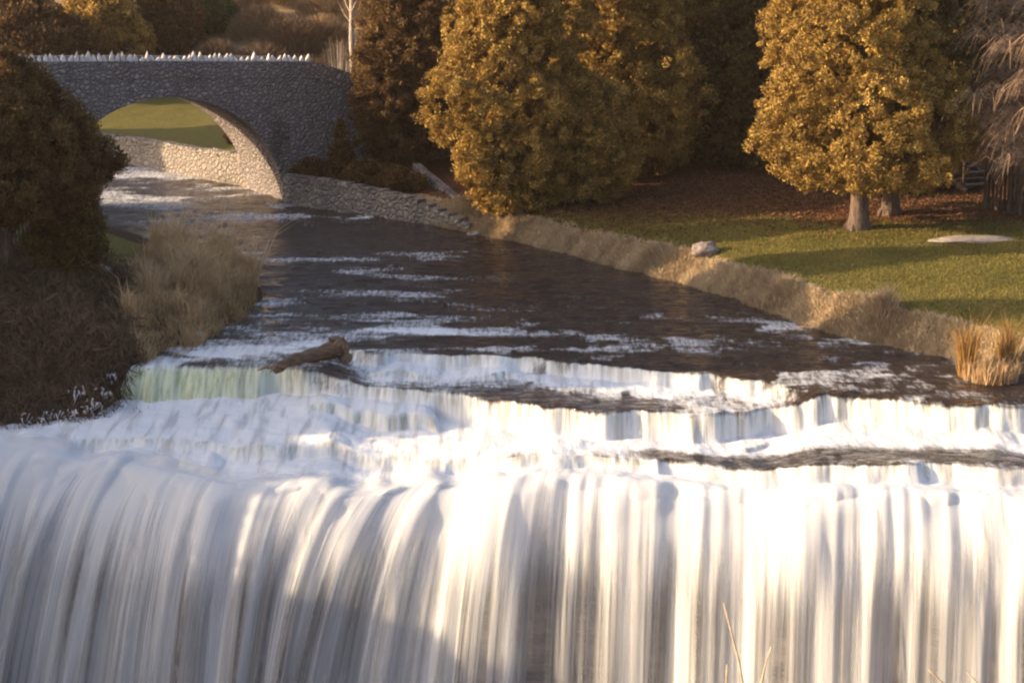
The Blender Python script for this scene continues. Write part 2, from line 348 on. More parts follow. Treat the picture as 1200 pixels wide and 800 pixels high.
# ---- the falling water: several overlapping sheets that leave the brink and fall freely
ux = np.arange(-21, 21, .035)
uy = crest(ux)
uu = np.concatenate([[0], np.cumsum(np.hypot(np.diff(ux), np.diff(uy)))])
zc = water_z(ux, uy, True)[0]
tt = np.concatenate([np.linspace(-.35, 0, 8)[:-1], np.linspace(0, 1.65, 64)])
wf = thing('waterfall', 'wide white waterfall curtain pouring over the rock brink', 'waterfall', (0, 44, -2))
wf['kind'] = 'structure'
for k, (off, lo0, lo1, wid) in enumerate([(0, .06, .405, .23), (.14, .18, .455, .20), (.26, .30, .50, .17)]):
    U, T = np.meshgrid(uu, tt); XX = np.interp(U, uu, ux); YY = np.interp(U, uu, uy); ZZ = np.interp(U, uu, zc)
    pp = px_of(XX, YY)
    vx = -.20 - .55*(1-sst(500, 760, pp)) - .75*np.exp(-((pp-440)/95)**2) - .7*np.exp(-((pp-90)/80)**2) ; vy = -1.15-.2*k
    tp = np.maximum(T, 0)
    drop = 4.9*tp**2 + .55*tp
    A = (.03+.16*tp+.25*sst(.2,1.2,tp)*0)
    rip = (fbm(U*.7, U*0+k*3.1, 2)-.5)*2.2 + (fbm(U*2.1, U*0+k*5.1+tp*.3, 2)-.5)*.9 + (fbm(U*7, U*0+k*2.1+tp*.2, 2)-.5)*.22
    jump = off*np.minimum(1, tp*2.2) + A*.75*rip
    spd = np.sqrt(1.2+fbm(U*1.3, U*0+k+2, 3))
    px_ = XX + vx*T*spd; py_ = YY + vy*T*spd - jump
    pz_ = ZZ - drop + .015*(k+1) + .06*rip*np.exp(-(tp/.25)**2)
    br_ = np.exp(-(tp/.42)**2)*np.minimum(1, np.maximum(T, 0)*8)
    b1 = fbm(U*.75, tp*4+k*3, 2)-.5; b2 = fbm(U*2.2, tp*7+k, 2)-.5
    py_ = py_ - br_*.3*b1; pz_ = pz_ + br_*(.17*b1+.03*b2)
    # upstream skirt lies on the river surface
    up = T < 0
    pz_ = np.where(up, water_z(px_, np.maximum(py_, crest(px_)), True)[0] + .012*(k+1), pz_)
    edge = sst(-.35, -.02, T)*np.clip((U/1.5), 0, 1)
    r_, c_ = U.shape; id_ = np.arange(r_*c_).reshape(r_, c_)
    q_ = np.stack([id_[:-1,:-1], id_[:-1,1:], id_[1:,1:], id_[1:,:-1]], -1).reshape(-1, 4)
    o = mk('water_sheet', np.stack([px_, py_-44, pz_+2], -1).reshape(-1, 3), q_, curtain_mat('falling_water', k, lo0, lo1, wid), wf, {'u': U, 'v': drop, 'edge': edge}, True)

# ---- cliff behind the falls
cx_ = np.arange(-36, 36, .12); cz = np.concatenate([np.arange(-1.75, -8, -.12), np.arange(-8, -15, -.5)])
XX, ZZ = np.meshgrid(cx_, cz); ZZ = ZZ + np.minimum(0, np.interp(XX, ux, zc)+1.25)
bed = np.floor((ZZ+.25*(fbm(XX*.4, ZZ*.2, 2)-.5))/.55)
YY = crest(XX) + .30 + .5*(fbm(XX*.8, bed*3.7, 3)-.5) + .25*(fbm(XX*3, ZZ*3, 3)-.5) + .05*(-1.7-ZZ)
r_, c_ = XX.shape; id_ = np.arange(r_*c_).reshape(r_, c_)
q_ = np.stack([id_[:-1,:-1], id_[1:,:-1], id_[1:,1:], id_[:-1,1:]], -1).reshape(-1, 4)
tag(mk('cliff', np.stack([XX, YY, ZZ], -1).reshape(-1, 3), q_, M['cliff'], None, None, True), 'dark layered rock face behind the falling water', 'cliff', kind='structure')

# ------------------------------------------------------------------ terrain
RIV = np.array([(44,0),(40,20),(31,34),(26,44),(22,48.5),(17.5,49.7),(14.8,50.3),(13.9,50.9),(13.1,52.4),(11.85,54),(9.9,56.7),(8,61.4),(6.2,64.7),(4.2,67.5),(1.4,71.7),
  (-1.45,75.3),(-4.15,78.6),(-10.3,84.2),(-12.5,88),(-17.3,94.2),(-22.4,100),(-40,108),(-62,112),
  (-62,100),(-40,92),(-28,83),(-21.2,79),(-18.5,77.5),(-16,74),(-11,67),(-9,63.5),(-8.7,61.5),(-9.4,57),(-11.2,52),(-12.1,49.9),(-14.3,49.2),(-20,48.6),(-27,44),(-38,28),(-45,0)], float)
NR = 22
def seg_dist(x, y, A, closed=False):
    d = np.full(x.shape, 1e9)
    n = len(A)
    for i in range(n if closed else n-1):
        a = A[i]; b = A[(i+1) % n]; ab = b-a; L = ab@ab
        t = np.clip(((x-a[0])*ab[0]+(y-a[1])*ab[1])/L, 0, 1)
        d = np.minimum(d, np.hypot(x-a[0]-t*ab[0], y-a[1]-t*ab[1]))
    return d
def inside(x, y, A):
    c = np.zeros(x.shape, bool); n = len(A)
    for i in range(n):
        x1, y1 = A[i]; x2, y2 = A[(i+1) % n]
        if y1 == y2: continue
        c ^= ((y1 > y) != (y2 > y)) & (x < (x2-x1)*(y-y1)/(y2-y1)+x1)
    return c
def terrain(x, y):
    x = np.asarray(x, float); y = np.asarray(y, float)
    dr = seg_dist(x, y, RIV[:NR+1]); dl = seg_dist(x, y, RIV[NR+1:]); ins = inside(x, y, RIV)
    right = dr < dl
    wz = water_z(x, np.maximum(y, crest(x)), False)[0]
    n = fbm(x*.15, y*.15, 3)-.5; n2 = fbm(x*.9, y*.9, 3)-.5
    d = np.where(right, dr, dl)
    hr = np.maximum(wz, -.2) + .85*sst(0, .5+1.1*fbm(x*.7, y*.7, 2), d)+.15*sst(.5, 2, d) + .06*np.minimum(d, 12) + .02*np.maximum(d-12, 0)
    hl = np.minimum(wz, .2) + .35*sst(0, .4, d) + .26*np.minimum(d, 5.5) + .02*np.maximum(d-5.5, 0)
    h = np.where(right, hr, hl) + n*.5*sst(1, 6, d) + n2*.12
    ys = np.interp(x, [-60, -8, 0, 10, 16, 20, 40], [122, 118, 88, 86, 77, 73.5, 70])
    h = h + np.where(right, .38*np.maximum(y-ys, 0)*np.interp(x, [-20, 0, 20], [.6, .9, 1.15]), 0)
    h = h + .16*np.maximum(-x-26, 0)*(~right)*.6
    h = np.minimum(h, 30 + .05*y)
    h = np.where(ins, np.minimum(h, wz-.1-.6*sst(0, .8, d)), h)
    g = y - crest(x)
    h = np.where(g < .7, -15 + n*2, h)
    rim = sst(7, 4.5, y + .6*n2) if False else 1-sst(4.6, 6.4, y + .8*n2)
    h = np.where(y < 9, np.maximum(h, -15 + (24.9+.25*n2-.08*np.maximum(y,0))*rim), h)
    return h
gx = np.concatenate([np.arange(-170, -34, 3.5), np.arange(-34, 30, .28), np.arange(30, 170, 3.5)])
gy = np.concatenate([np.arange(-12, 40, .7), np.arange(40, 92, .25), np.arange(92, 150, .7), np.arange(150, 420, 5)])
X, Y = np.meshgrid(gx, gy); Z = terrain(X, Y)
dr = seg_dist(X, Y, RIV[:NR+1]); dl = seg_dist(X, Y, RIV[NR+1:]); RT = dr < dl
litter = np.where(RT, sst(-.5, 1.5, Y - np.interp(X, [-5, 0, 8, 13, 30], [76.5, 74, 71.5, 68.2, 66.6])), 0)*(X > -7)
tan = np.where(RT, .9*sst(120, 128, Y)*(X < 0), 0)
bank = np.where(RT, 1-sst(.3, .7, dr), np.where((Y > 58.5) & (dl > 2.6), 0, 1-sst(6, 9, dl)*(Y > 50)))
bank = np.maximum(bank, inside(X, Y, RIV)*1.0); bank = np.maximum(bank, (Y < 12)*1.0)
edge_r = RT*(1-sst(.8, 1.5, dr))*(~inside(X, Y, RIV))*(Y < 90)*(Y > 49); tan = np.maximum(tan, edge_r); bank = bank*(1-edge_r)
rr, cc = X.shape; idx = np.arange(rr*cc).reshape(rr, cc)
q = np.stack([idx[:-1,:-1], idx[:-1,1:], idx[1:,1:], idx[1:,:-1]], -1).reshape(-1, 4)
tag(mk('ground', np.stack([X, Y, Z], -1).reshape(-1, 3), q, M['ground'], None, {'litter': litter, 'tan': tan, 'bank': bank}, True),
    'park ground of lawn, leaf litter and river banks', 'ground', kind='structure')
def gz(x, y): return float(terrain(np.array([x], float), np.array([y], float))[0])

# plunge pool far below
mb = MB(); mb.poly([(-60,-10,-13.6),(60,-10,-13.6),(60,60,-13.6),(-60,60,-13.6)])
pool = mb.build('pool_water', M['water']); tag(pool, 'dark pool at the bottom of the gorge', 'pool', kind='structure')

# ------------------------------------------------------------------ foliage builders
def unit(a): return a/(np.linalg.norm(a, axis=-1, keepdims=True)+1e-9)
def leaf_quads(C, N, ln, wd, g):
    """C centres, N axis directions, lens-shaped quads"""
    n = len(C); rv = unit(g.normal(size=(n, 3))); side = unit(np.cross(N, rv))
    l = (ln*g.uniform(.6, 1.35, n))[:, None]; w = (wd*g.uniform(.6, 1.3, n))[:, None]
    V = np.stack([C-N*l*.5, C+side*w*.5-N*l*.05, C+N*l*.5, C-side*w*.5-N*l*.05], 1).reshape(-1, 3)
    return V, np.arange(n*4).reshape(n, 4)
def envelope(prof, h): return np.interp(h, [p[0] for p in prof], [p[1] for p in prof])
def crown_mesh(prof, nclump, per, seed, ln=.17, wd=.085, cl=.5, lump=.45, xscale=1, inner=.3, up=.45):
    g = np.random.default_rng(seed)
    hs = np.array([p[0] for p in prof]); rs = np.array([p[1] for p in prof])
    hh = np.linspace(hs[0], hs[-1], 300); w = envelope(prof, hh)+.25; cdf = np.cumsum(w); cdf /= cdf[-1]
    H = np.interp(g.random(nclump), cdf, hh); A = g.uniform(0, 2*np.pi, nclump)
    # ragged outline: big masses plus small tufts, periodic in the angle
    o = g.uniform(0, 99)
    big = fbm(np.cos(A)*1.5+o, np.sin(A)*1.5+H*.45, 3)-.5
    sm = fbm(np.cos(A)*5+o, np.sin(A)*5+H*1.3, 2)-.5
    Rr = envelope(prof, H)*(1+lump*1.3*big+lump*.55*sm)
    q = np.where(g.random(nclump) < inner, g.uniform(.25, .8, nclump), g.uniform(.86, 1.04, nclump))
    c = np.stack([np.cos(A)*Rr*q*xscale, np.sin(A)*Rr*q, H], -1)
    out = unit(np.stack([np.cos(A), np.sin(A), np.full(nclump, .15)], -1))
    csz = cl*g.uniform(.55, 1.35, nclump)
    n = nclump*per; ci = np.repeat(np.arange(nclump), per)
    d = unit(g.normal(size=(n, 3)))*(g.random(n)**.5)[:, None]*np.array([.80, .80, .72]); C = c[ci]+d*csz[ci][:, None]
    N = unit(g.normal(size=(n, 3))*.6+unit(d)*.35+out[ci]*.35+np.array([0, 0, up]))
    big_ = np.where((np.hypot(C[:, 0]/xscale, C[:, 1]) < envelope(prof, C[:, 2])*.68), 2.4, 1.0)
    V, Fq = leaf_quads(C, N, ln*big_, wd*big_*1.15, g)
    tint = np.clip(.5+.25*g.normal(size=n)*.7+(g.normal(size=nclump)*.22)[ci], 0, 1)
    return V, Fq, np.repeat(tint, 4)
def trunk_mb(h, r, lean=(0,0), seed=0, limbs=8, lr=2.0, h0=.35, flare=1.35):
    g = random.Random(seed); mb = MB(); n = 9; pts = []; rad = []
    for i in range(n+1):
        t = i/n; pts.append((lean[0]*t+g.uniform(-1,1)*.05*t*h*.1, lean[1]*t+g.uniform(-1,1)*.05*t*h*.1, -.25+t*h)); rad.append(r*(1-.82*t)*(1+(flare-1)*math.exp(-t*h/.35)))
    mb.tube(pts, rad, 10)
    for k in range(4):                                    # root buttresses
        a = k*1.26+g.random(); mb.tube([(math.cos(a)*r*.5, math.sin(a)*r*.5, .55), (math.cos(a)*r*1.35, math.sin(a)*r*.95, .12), (math.cos(a)*r*1.5, math.sin(a)*r*1.5, -.15)], [r*.22, r*.26, r*.16], 6)
    for k in range(limbs):
        t = h0+(.95-h0)*(k+g.random())/limbs; a = g.uniform(0, 6.28); b = pts[min(n, int(t*n))]
        L = lr*(1.1-.7*t)*g.uniform(.7, 1.1); rb = r*(1-.8*t)*.42
        e1 = (b[0]+math.cos(a)*L*.5, b[1]+math.sin(a)*L*.5, b[2]+L*.22); e2 = (b[0]+math.cos(a+.2)*L, b[1]+math.sin(a+.2)*L, b[2]+L*.55)
        mb.tube([b, e1, e2], [rb, rb*.65, rb*.2], 6)
    return mb
def tree(name, label, cat, x, y, prof, fol, seed, trunk=(8, .3), nclump=500, per=60, group=None, bark='bark', z=None, trunks=None, **kw):
    z = gz(x, y)-.05 if z is None else z
    t = thing(name, label, cat, (x, y, z), 0, group)
    for j, (ox, oy, hh, rr_) in enumerate(trunks or [(0, 0, *trunk)]):
        mb = trunk_mb(hh, rr_, seed=seed+j, lr=max(p[1] for p in prof)*.85, h0=max(.12, prof[0][0]/hh))
        mb.v = [(a+ox, b+oy, c) for a, b, c in mb.v]
        mb.build('trunk', M[bark], t, True)
    V, Fq, ti = crown_mesh(prof, nclump, per, seed, **kw)
    mk('crown', V, Fq, M[fol], t, {'tint': ti})
    return t
def blades_mesh(B, h, wd, lean, g, droop=.35, azim=None):
    n = len(B); a = g.uniform(0, 2*np.pi, n) if azim is None else azim; la = g.uniform(0, 2*np.pi, n)
    ht = h*g.uniform(.45, 1.15, n) if np.isscalar(h) else h
    sd = np.stack([np.cos(a), np.sin(a), np.zeros(n)], -1)*(wd*g.uniform(.6, 1.3, n))[:, None]*.5
    ld = np.stack([np.cos(la), np.sin(la), np.zeros(n)], -1)*(lean*g.uniform(.1, 1, n)*ht)[:, None]
    up = np.stack([np.zeros(n), np.zeros(n), ht], -1)
    m = B+ld*.35+up*.6; tip = B+ld*1.15+up*(1-droop*g.uniform(0, 1, n)[:, None])
    V = np.stack([B-sd, B+sd, m+sd*.7, m-sd*.7, tip], 1).reshape(-1, 3)
    i = np.arange(n)[:, None]*5
    return V, [i+np.array([0,1,2,3]), i+np.array([3,2,4])]
def shrub_mesh(n, rx, ry, h, g, twigs=6, ln=.5, wd=.02, spread=1.0):
    """bare bushy thicket: upward twigs branching from a footprint"""
    a = g.uniform(0, 2*np.pi, n); q = np.sqrt(g.random(n)); B = np.stack([np.cos(a)*q*rx*.7, np.sin(a)*q*ry*.7, h*g.random(n)**.8*np.sqrt(np.clip(1-(q*.95)**2, 0, 1))], -1)
    N = unit(np.stack([np.cos(a)*q*spread, np.sin(a)*q*spread, np.full(n, .8)], -1)+g.normal(size=(n, 3))*.38)
    V, Fq = leaf_quads(B+N*ln*.3, N, ln, wd, g)
    return V, Fq, np.repeat(np.clip(.5+.22*g.normal(size=n), 0, 1), 4)

# ------------------------------------------------------------------ cedars on the right bank
tree('cedar_tree', 'golden bronze cedar with sunlit left side and thick bare trunk on the lawn', 'tree', 13.2, 67.6,
     [(1.75,2.3),(2.3,3.3),(3.4,3.75),(5,3.5),(7,3.2),(9,3.1),(12,2.6),(15,1.4),(16.5,.3)], 'cedar', 21, (8, .40), 2600, 95, ln=.13, wd=.055, cl=.36, lump=.75, inner=.3, xscale=.97)
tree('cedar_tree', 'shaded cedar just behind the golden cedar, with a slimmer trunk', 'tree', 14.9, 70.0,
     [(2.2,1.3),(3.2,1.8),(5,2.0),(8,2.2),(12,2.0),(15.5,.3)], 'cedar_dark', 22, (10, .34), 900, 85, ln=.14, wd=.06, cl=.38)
tree('cedar_tree', 'left cedar of the riverside row, sunlit down to its foot beside the water', 'tree', -.1, 75.2,
     [(.15,1.1),(.9,1.9),(2.2,2.45),(4,2.85),(6,2.9),(8,2.8),(10.5,2.3),(13,1.2),(14.5,.3)], 'cedar', 23, (8, .3), 1900, 85, ln=.14, wd=.06, cl=.36, lump=.75)
tree('cedar_tree', 'short bushy cedar in full shade beside the left cedar of the row', 'tree', 2.7, 76.4,
     [(.15,1.5),(.9,2.2),(2.2,2.5),(3.6,2.3),(4.8,1.4),(5.6,.3)], 'cedar', 28, (4, .2), 1300, 85, ln=.14, wd=.06, cl=.36, lump=.7)
tree('cedar_tree', 'middle tall cedar of the riverside row, sunlit above the short bushy one', 'tree', 4.5, 82.0,
     [(.3,1.9),(1,2.7),(2.5,3.2),(4.5,3.3),(7,3.3),(9.5,2.8),(12,1.5),(13.5,.3)], 'cedar', 24, (8, .32), 2100, 85, ln=.145, wd=.062, cl=.38, lump=.75)
tree('cedar_tree', 'right cedar of the riverside row, sunlit top over dark bare ground', 'tree', 8.9, 87.0,
     [(.4,2.0),(1.4,3.0),(4,3.6),(7,3.6),(9.5,3.1),(12,1.8),(14,.3)], 'cedar', 25, (9, .32), 2100, 85, ln=.15, wd=.064, cl=.40, lump=.75, bark='shadebark')
tree('cedar_tree', 'brown cedar rising behind the wing wall of the stone bridge', 'tree', -5.2, 85.8,
     [(.5,1.0),(1.5,1.9),(3.5,2.4),(6,2.4),(8,1.9),(9.5,1.0),(10.3,.3)], 'cedar_brown', 26, (7, .24), 900, 90, ln=.16, wd=.07, cl=.42, lump=.6)
for i, (x, y, r, h, lab) in enumerate([
    (11.2, 84, 2.8, 11, 'dark evergreen low on the slope just left of the golden cedar crown'),
    (-1.5, 93, 3.2, 12, 'dark evergreen on the slope between the brown cedar and the left cedar of the row'),
    (4.5, 90, 4.2, 15, 'dark evergreen on the slope behind the middle cedar of the row'),
    (11.5, 89, 4.2, 15, 'dark evergreen on the slope between the row and the golden cedar'),
    (18.0, 82, 3.6, 13, 'dark evergreen on the slope above the wooden stairs'),
    (25.0, 84, 4.5, 14, 'dark evergreen on the slope beyond the bare willow')]):
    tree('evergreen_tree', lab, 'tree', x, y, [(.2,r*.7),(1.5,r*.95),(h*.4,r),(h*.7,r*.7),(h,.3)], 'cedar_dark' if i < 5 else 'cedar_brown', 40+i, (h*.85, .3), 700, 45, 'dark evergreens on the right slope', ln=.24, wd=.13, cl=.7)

# ------------------------------------------------------------------ left bank
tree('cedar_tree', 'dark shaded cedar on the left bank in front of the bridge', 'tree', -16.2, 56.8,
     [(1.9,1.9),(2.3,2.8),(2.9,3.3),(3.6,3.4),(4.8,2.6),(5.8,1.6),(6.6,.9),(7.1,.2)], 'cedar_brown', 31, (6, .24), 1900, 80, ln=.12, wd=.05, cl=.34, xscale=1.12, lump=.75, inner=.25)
def leafy(name, label, cat, x, y, prof, fol, seed, n=260, per=50, z=None, **kw):
    V, Fq, ti = crown_mesh(prof, n, per, seed, **kw); o = mk(name, V, Fq, M[fol], None, {'tint': ti}); o.location = (x, y, gz(x, y)-.1 if z is None else z)
    return tag(o, label, cat)
q = PY(84, 340, 57.5)
leafy('cedar_bough_shrub', 'low olive brown cedar shrub under the right side of the left bank cedar', 'shrub', q[0], q[1], [(0,.6),(.8,.95),(1.8,1.1),(2.8,.8),(3.4,.2)], 'cedar_dark', 33, 520, 70, ln=.12, wd=.05, cl=.3, lump=.8)
# off to the left, outside the frame: unseen trees added and sized for the shadows they cast
CAST = [(-36, 37.4, 2.6, 1.8), (-36, 41.0, 1.5, 3.4), (-35, 44.4, 2.1, 6.5), (-34, 50.1, 2.7, 15), (-33, 47.2, 1.3, 8.0), (-33, 54.3, 1.7, 8.5), (-33, 56.3, 1.3, 6.5),
        (-33, 58.4, 1.9, 15), (-33, 61.2, 1.6, 8.5), (-35, 64.5, 2.1, 13.3), (-34, 68.4, 2.0, 13.3), (-33, 74.2, 2.8, 8.4), (-33, 79.0, 2.5, 9.8), (-58, 97.0, 4.6, 18)]
for i, (x, y, r, h) in enumerate(CAST):
    tree('shadow_tree', 'unseen cedar added left of the frame to cast shadow', 'tree', x, y, [(.1,r*.7),(1.5,r*.95),(h*.45,r),(h*.8,r*.8),(h,.5)], 'cedar_dark', 60+i, (h*.85, .3), int((480 if i < 3 else 150)*r*h**.5), 45, 'unseen cedars added for their shadows', ln=.42, wd=.26, cl=.75)

# background beyond the bridge
tree('evergreen_tree', 'dark evergreen with bare stems under its skirt at the upper left corner', 'tree', *PY(28, 55, 118)[:2], [(1.1,2.6),(1.8,4),(3.5,4.4),(5.5,3),(7,.5)], 'cedar_brown', 71, nclump=700, per=45, ln=.3, wd=.16, cl=.7,
     trunks=[(-1.9,-.6,5,.13),(-1.1,-1.2,5,.12),(-.2,-.4,6,.16),(.7,-1,5,.12),(1.5,-.5,5,.14),(2.2,-.9,5,.1)])
tree('evergreen_tree', 'yellow green pointed cedar behind the left end of the bridge', 'tree', *PY(122, 64, 124)[:2], [(.2,2.2),(1.2,3.1),(3,3.0),(5,1.8),(7,.2)], 'cedar', 72, (6, .25), 900, 70, ln=.26, wd=.12, cl=.55)
tree('evergreen_tree', 'dark brown cedar behind the crown of the bridge arch', 'tree', *PY(185, 60, 128)[:2], [(.2,1.8),(1.2,2.6),(3,2.6),(4.5,1.7),(6,.3)], 'cedar_brown', 73, (5, .25), 700, 45, ln=.28, wd=.14, cl=.6)
tree('evergreen_tree', 'green spruce at the top edge above the bridge', 'tree', *PY(222, 40, 132)[:2], [(.5,2.2),(1.6,2.8),(3.4,2),(5,.3)], 'green', 74, (4, .2), 600, 45, ln=.3, wd=.13, cl=.6)
g = np.random.default_rng(5)
for i, (px, py, Yd, rx, h, mat, lab) in enumerate([
    (255, 58, 122, 2.6, 2.6, 'brush', 'low brown bush just right of the spruce, over the bridge parapet'),
    (305, 56, 120, 3.2, 2.9, 'brush', 'broad brown bush above the middle of the bridge parapet'),
    (360, 58, 118, 3.0, 2.4, 'brush', 'brown bush above the right end of the bridge parapet'),
    (405, 60, 121, 2.4, 2.6, 'brush', 'small brown bush behind the slender pale trunk'),
    (280, 30, 134, 3.4, 3.0, 'brush', 'bigger brown bush higher on the hillside above the bridge'),
    (330, 22, 138, 3.0, 2.5, 'tanbrush', 'tan bush high on the hillside, left of the pale trunk'),
    (385, 26, 134, 3.2, 2.8, 'tanbrush', 'tan bush high on the hillside next to the pale trunk'),
    (440, 30, 132, 3.2, 3.0, 'tanbrush', 'tan bush high on the hillside right of the pale trunk'),
    (235, 8, 150, 3.5, 2.6, 'brush', 'brown bush at the top edge near the spruce'),
    (400, 2, 158, 4.0, 2.6, 'tanbrush', 'wide tan bush at the very top of the hillside'),
    (345, 44, 126, 3.4, 2.8, 'brush', 'dense brown bush midway up the hillside over the bridge end'),
    (305, 40, 130, 3.0, 2.4, 'tanbrush', 'tan bush midway up the hillside over the bridge middle'),
    (262, 14, 146, 3.0, 2.2, 'tanbrush', 'tan bush near the top edge beside the brown one'),
    (355, 12, 146, 3.4, 2.6, 'brush', 'dark brown bush near the top of the hillside'),
    (380, 46, 127, 2.6, 2.4, 'tanbrush', 'tan bush low on the hillside close to the pale trunk')]):
    p = PY(px, py, Yd); V, Fq, ti = shrub_mesh(5200, rx, rx*.8, h, g, ln=.7, wd=.035)
    o = mk('bush', V, Fq, M[mat], None, {'tint': ti}); o.location = (p[0], p[1], gz(p[0], p[1])-.1)
    tag(o, lab, 'bush', 'bare bushes on the hillside behind the bridge')
p = PY(413, 66, 104); t = thing('slender_tree', 'slender pale bare trunk standing behind the bridge end', 'tree', (p[0], p[1], gz(p[0], p[1])))
mb = MB(); mb.tube([(0,0,-.2),(.03,0,2),(-.04,0,4.5),(.05,.1,8),(.1,.1,12)], [.22,.17,.15,.12,.04], 9); mb.build('trunk', M['palebark'], t, True)
mb = MB()
for k in range(16):
    a = random.uniform(0, 6.28); z = random.uniform(5, 11.5); L = random.uniform(.8, 2); mb.tube([(0,0,z),(math.cos(a)*L*.5,math.sin(a)*L*.5,z+.5),(math.cos(a)*L,math.sin(a)*L,z+1.3)], [.04,.03,.008], 5)
mb.build('branches', M['palebark'], t)
p = PY(398, 92, 91.5); t = thing('bare_shrub', 'pale bare twiggy shrub beside the bridge end', 'shrub', (p[0], p[1], gz(p[0], p[1])))
mb = MB(); zt = PY(398, 42, 91.5)[2]-gz(p[0], p[1])
for k in range(60):
    a = random.uniform(0, 6.28); q = random.uniform(.1, 1.0); z1 = zt*random.uniform(.75, 1.0)
    mb.tube([(math.cos(a)*.1, math.sin(a)*.1, 0), (math.cos(a)*q*.5, math.sin(a)*q*.5, z1*.6), (math.cos(a)*q*1.0, math.sin(a)*q, z1)], [.03, .022, .007], 4)
mb.build('stems', M['palebark'], t)

# ------------------------------------------------------------------ stone bridge
BA = R(30); BU = np.array([math.cos(BA), math.sin(BA), 0]); BP = np.array([-math.sin(BA), math.cos(BA), 0])
BC = np.array([-15.7, 81.98, 0.0]); TH_B = 5.0
br = thing('stone_bridge', 'grey cobblestone arch bridge with jagged white coping over the river', 'bridge', BC, BA)
def parapet_top(s): return np.interp(s, [-15, -9, 0, 7, 8.4, 11, 14, 18], [7.5, 7.45, 7.2, 6.98, 6.65, 5.7, 5.3, 5.0])
def road_top(s): return parapet_top(s)-.95
def arch_z(s): return -.6 if abs(s) >= 5.65 else .2+5.2*math.sqrt(max(0, 1-(s/5.65)**2))
mb = MB()
sa = [-5.65*math.cos(math.pi*i/48) for i in range(49)]
def strip(t, flip):
    def q(a, b, c, d): mb.poly([a, b, c, d] if not flip else [d, c, b, a])
    for s0, s1 in zip(sa[:-1], sa[1:]):
        q((s0, t, arch_z(s0)if abs(s0)<5.65 else .2), (s1, t, arch_z(s1) if abs(s1)<6 else .2), (s1, t, road_top(s1)), (s0, t, road_top(s0)))
    for lst in (np.linspace(-15, -5.65, 7), np.linspace(5.65, 18, 9)):
        for s0, s1 in zip(lst[:-1], lst[1:]): q((s0, t, -1), (s1, t, -1), (s1, t, road_top(s1)), (s0, t, road_top(s0)))
strip(0, False); strip(TH_B, True)
for s0, s1 in zip(sa[:-1], sa[1:]):
    z0 = arch_z(s0) if abs(s0) < 5.65 else .2; z1 = arch_z(s1) if abs(s1) < 5.65 else .2
    mb.poly([(s0, 0, z0), (s0, TH_B, z0), (s1, TH_B, z1), (s1, 0, z1)])
for s in (-5.65, 5.65): mb.poly([(s, 0, -1), (s, TH_B, -1), (s, TH_B, .2), (s, 0, .2)])
top = np.linspace(-15, 18, 46)
for s0, s1 in zip(top[:-1], top[1:]): mb.poly([(s0, 0, road_top(s0)), (s1, 0, road_top(s1)), (s1, TH_B, road_top(s1)), (s0, TH_B, road_top(s0))])
mb.poly([(18, 0, -1), (18, TH_B, -1), (18, TH_B, road_top(18)), (18, 0, road_top(18))])
mb.build('arch_body', M['cobble'], br)
for t0 in (-.03, TH_B-.40):
    mb = MB()
    for s0, s1 in zip(top[:-1], top[1:]):
        a0, a1, b0, b1 = road_top(s0)-.002, road_top(s1)-.002, parapet_top(s0)-.18, parapet_top(s1)-.18
        for tt_, fl in ((t0, 0), (t0+.43, 1)):
            pts = [(s0, tt_, a0), (s1, tt_, a1), (s1, tt_, b1), (s0, tt_, b0)]; mb.poly(pts[::-1] if fl else pts)
        mb.poly([(s0, t0, b0), (s1, t0, b1), (s1, t0+.43, b1), (s0, t0+.43, b0)])
    mb.build('parapet', M['cobble'], br)
rs = random.Random(3)
for t0, s_end, step in ((.19, 7.3, .265),):
    s = -14.0
    while s < s_end:
        mb = MB(); w = rs.uniform(.19, .31); h = rs.choice([.2, .24, .28, .31, .36, .44])*(1 if step < .5 else .4); b = parapet_top(s)-.185
        n = 7; ring = [(math.cos(2*math.pi*k/n), math.sin(2*math.pi*k/n)) for k in range(n)]
        lv = [(0, 1), (.4, .85), (.78, .42), (1, .08)]; off = rs.uniform(-.08, .08); base = len(mb.v)
        for f, sc in lv:
            for cx, cy in ring: mb.v.append((s+cx*w*.5*sc+off*f, t0+cy*.17*sc, b+h*f+rs.uniform(-.02, .02)*(f > 0)))
        for i in range(3):
            for k in range(n): mb.f.append((i*n+k, i*n+(k+1) % n, (i+1)*n+(k+1) % n, (i+1)*n+k))
        mb.f.append(tuple(3*n+k for k in range(n)))
        mb.build('coping_stone', M['coping'], br, True); s += step*rs.uniform(.8, 1.2)

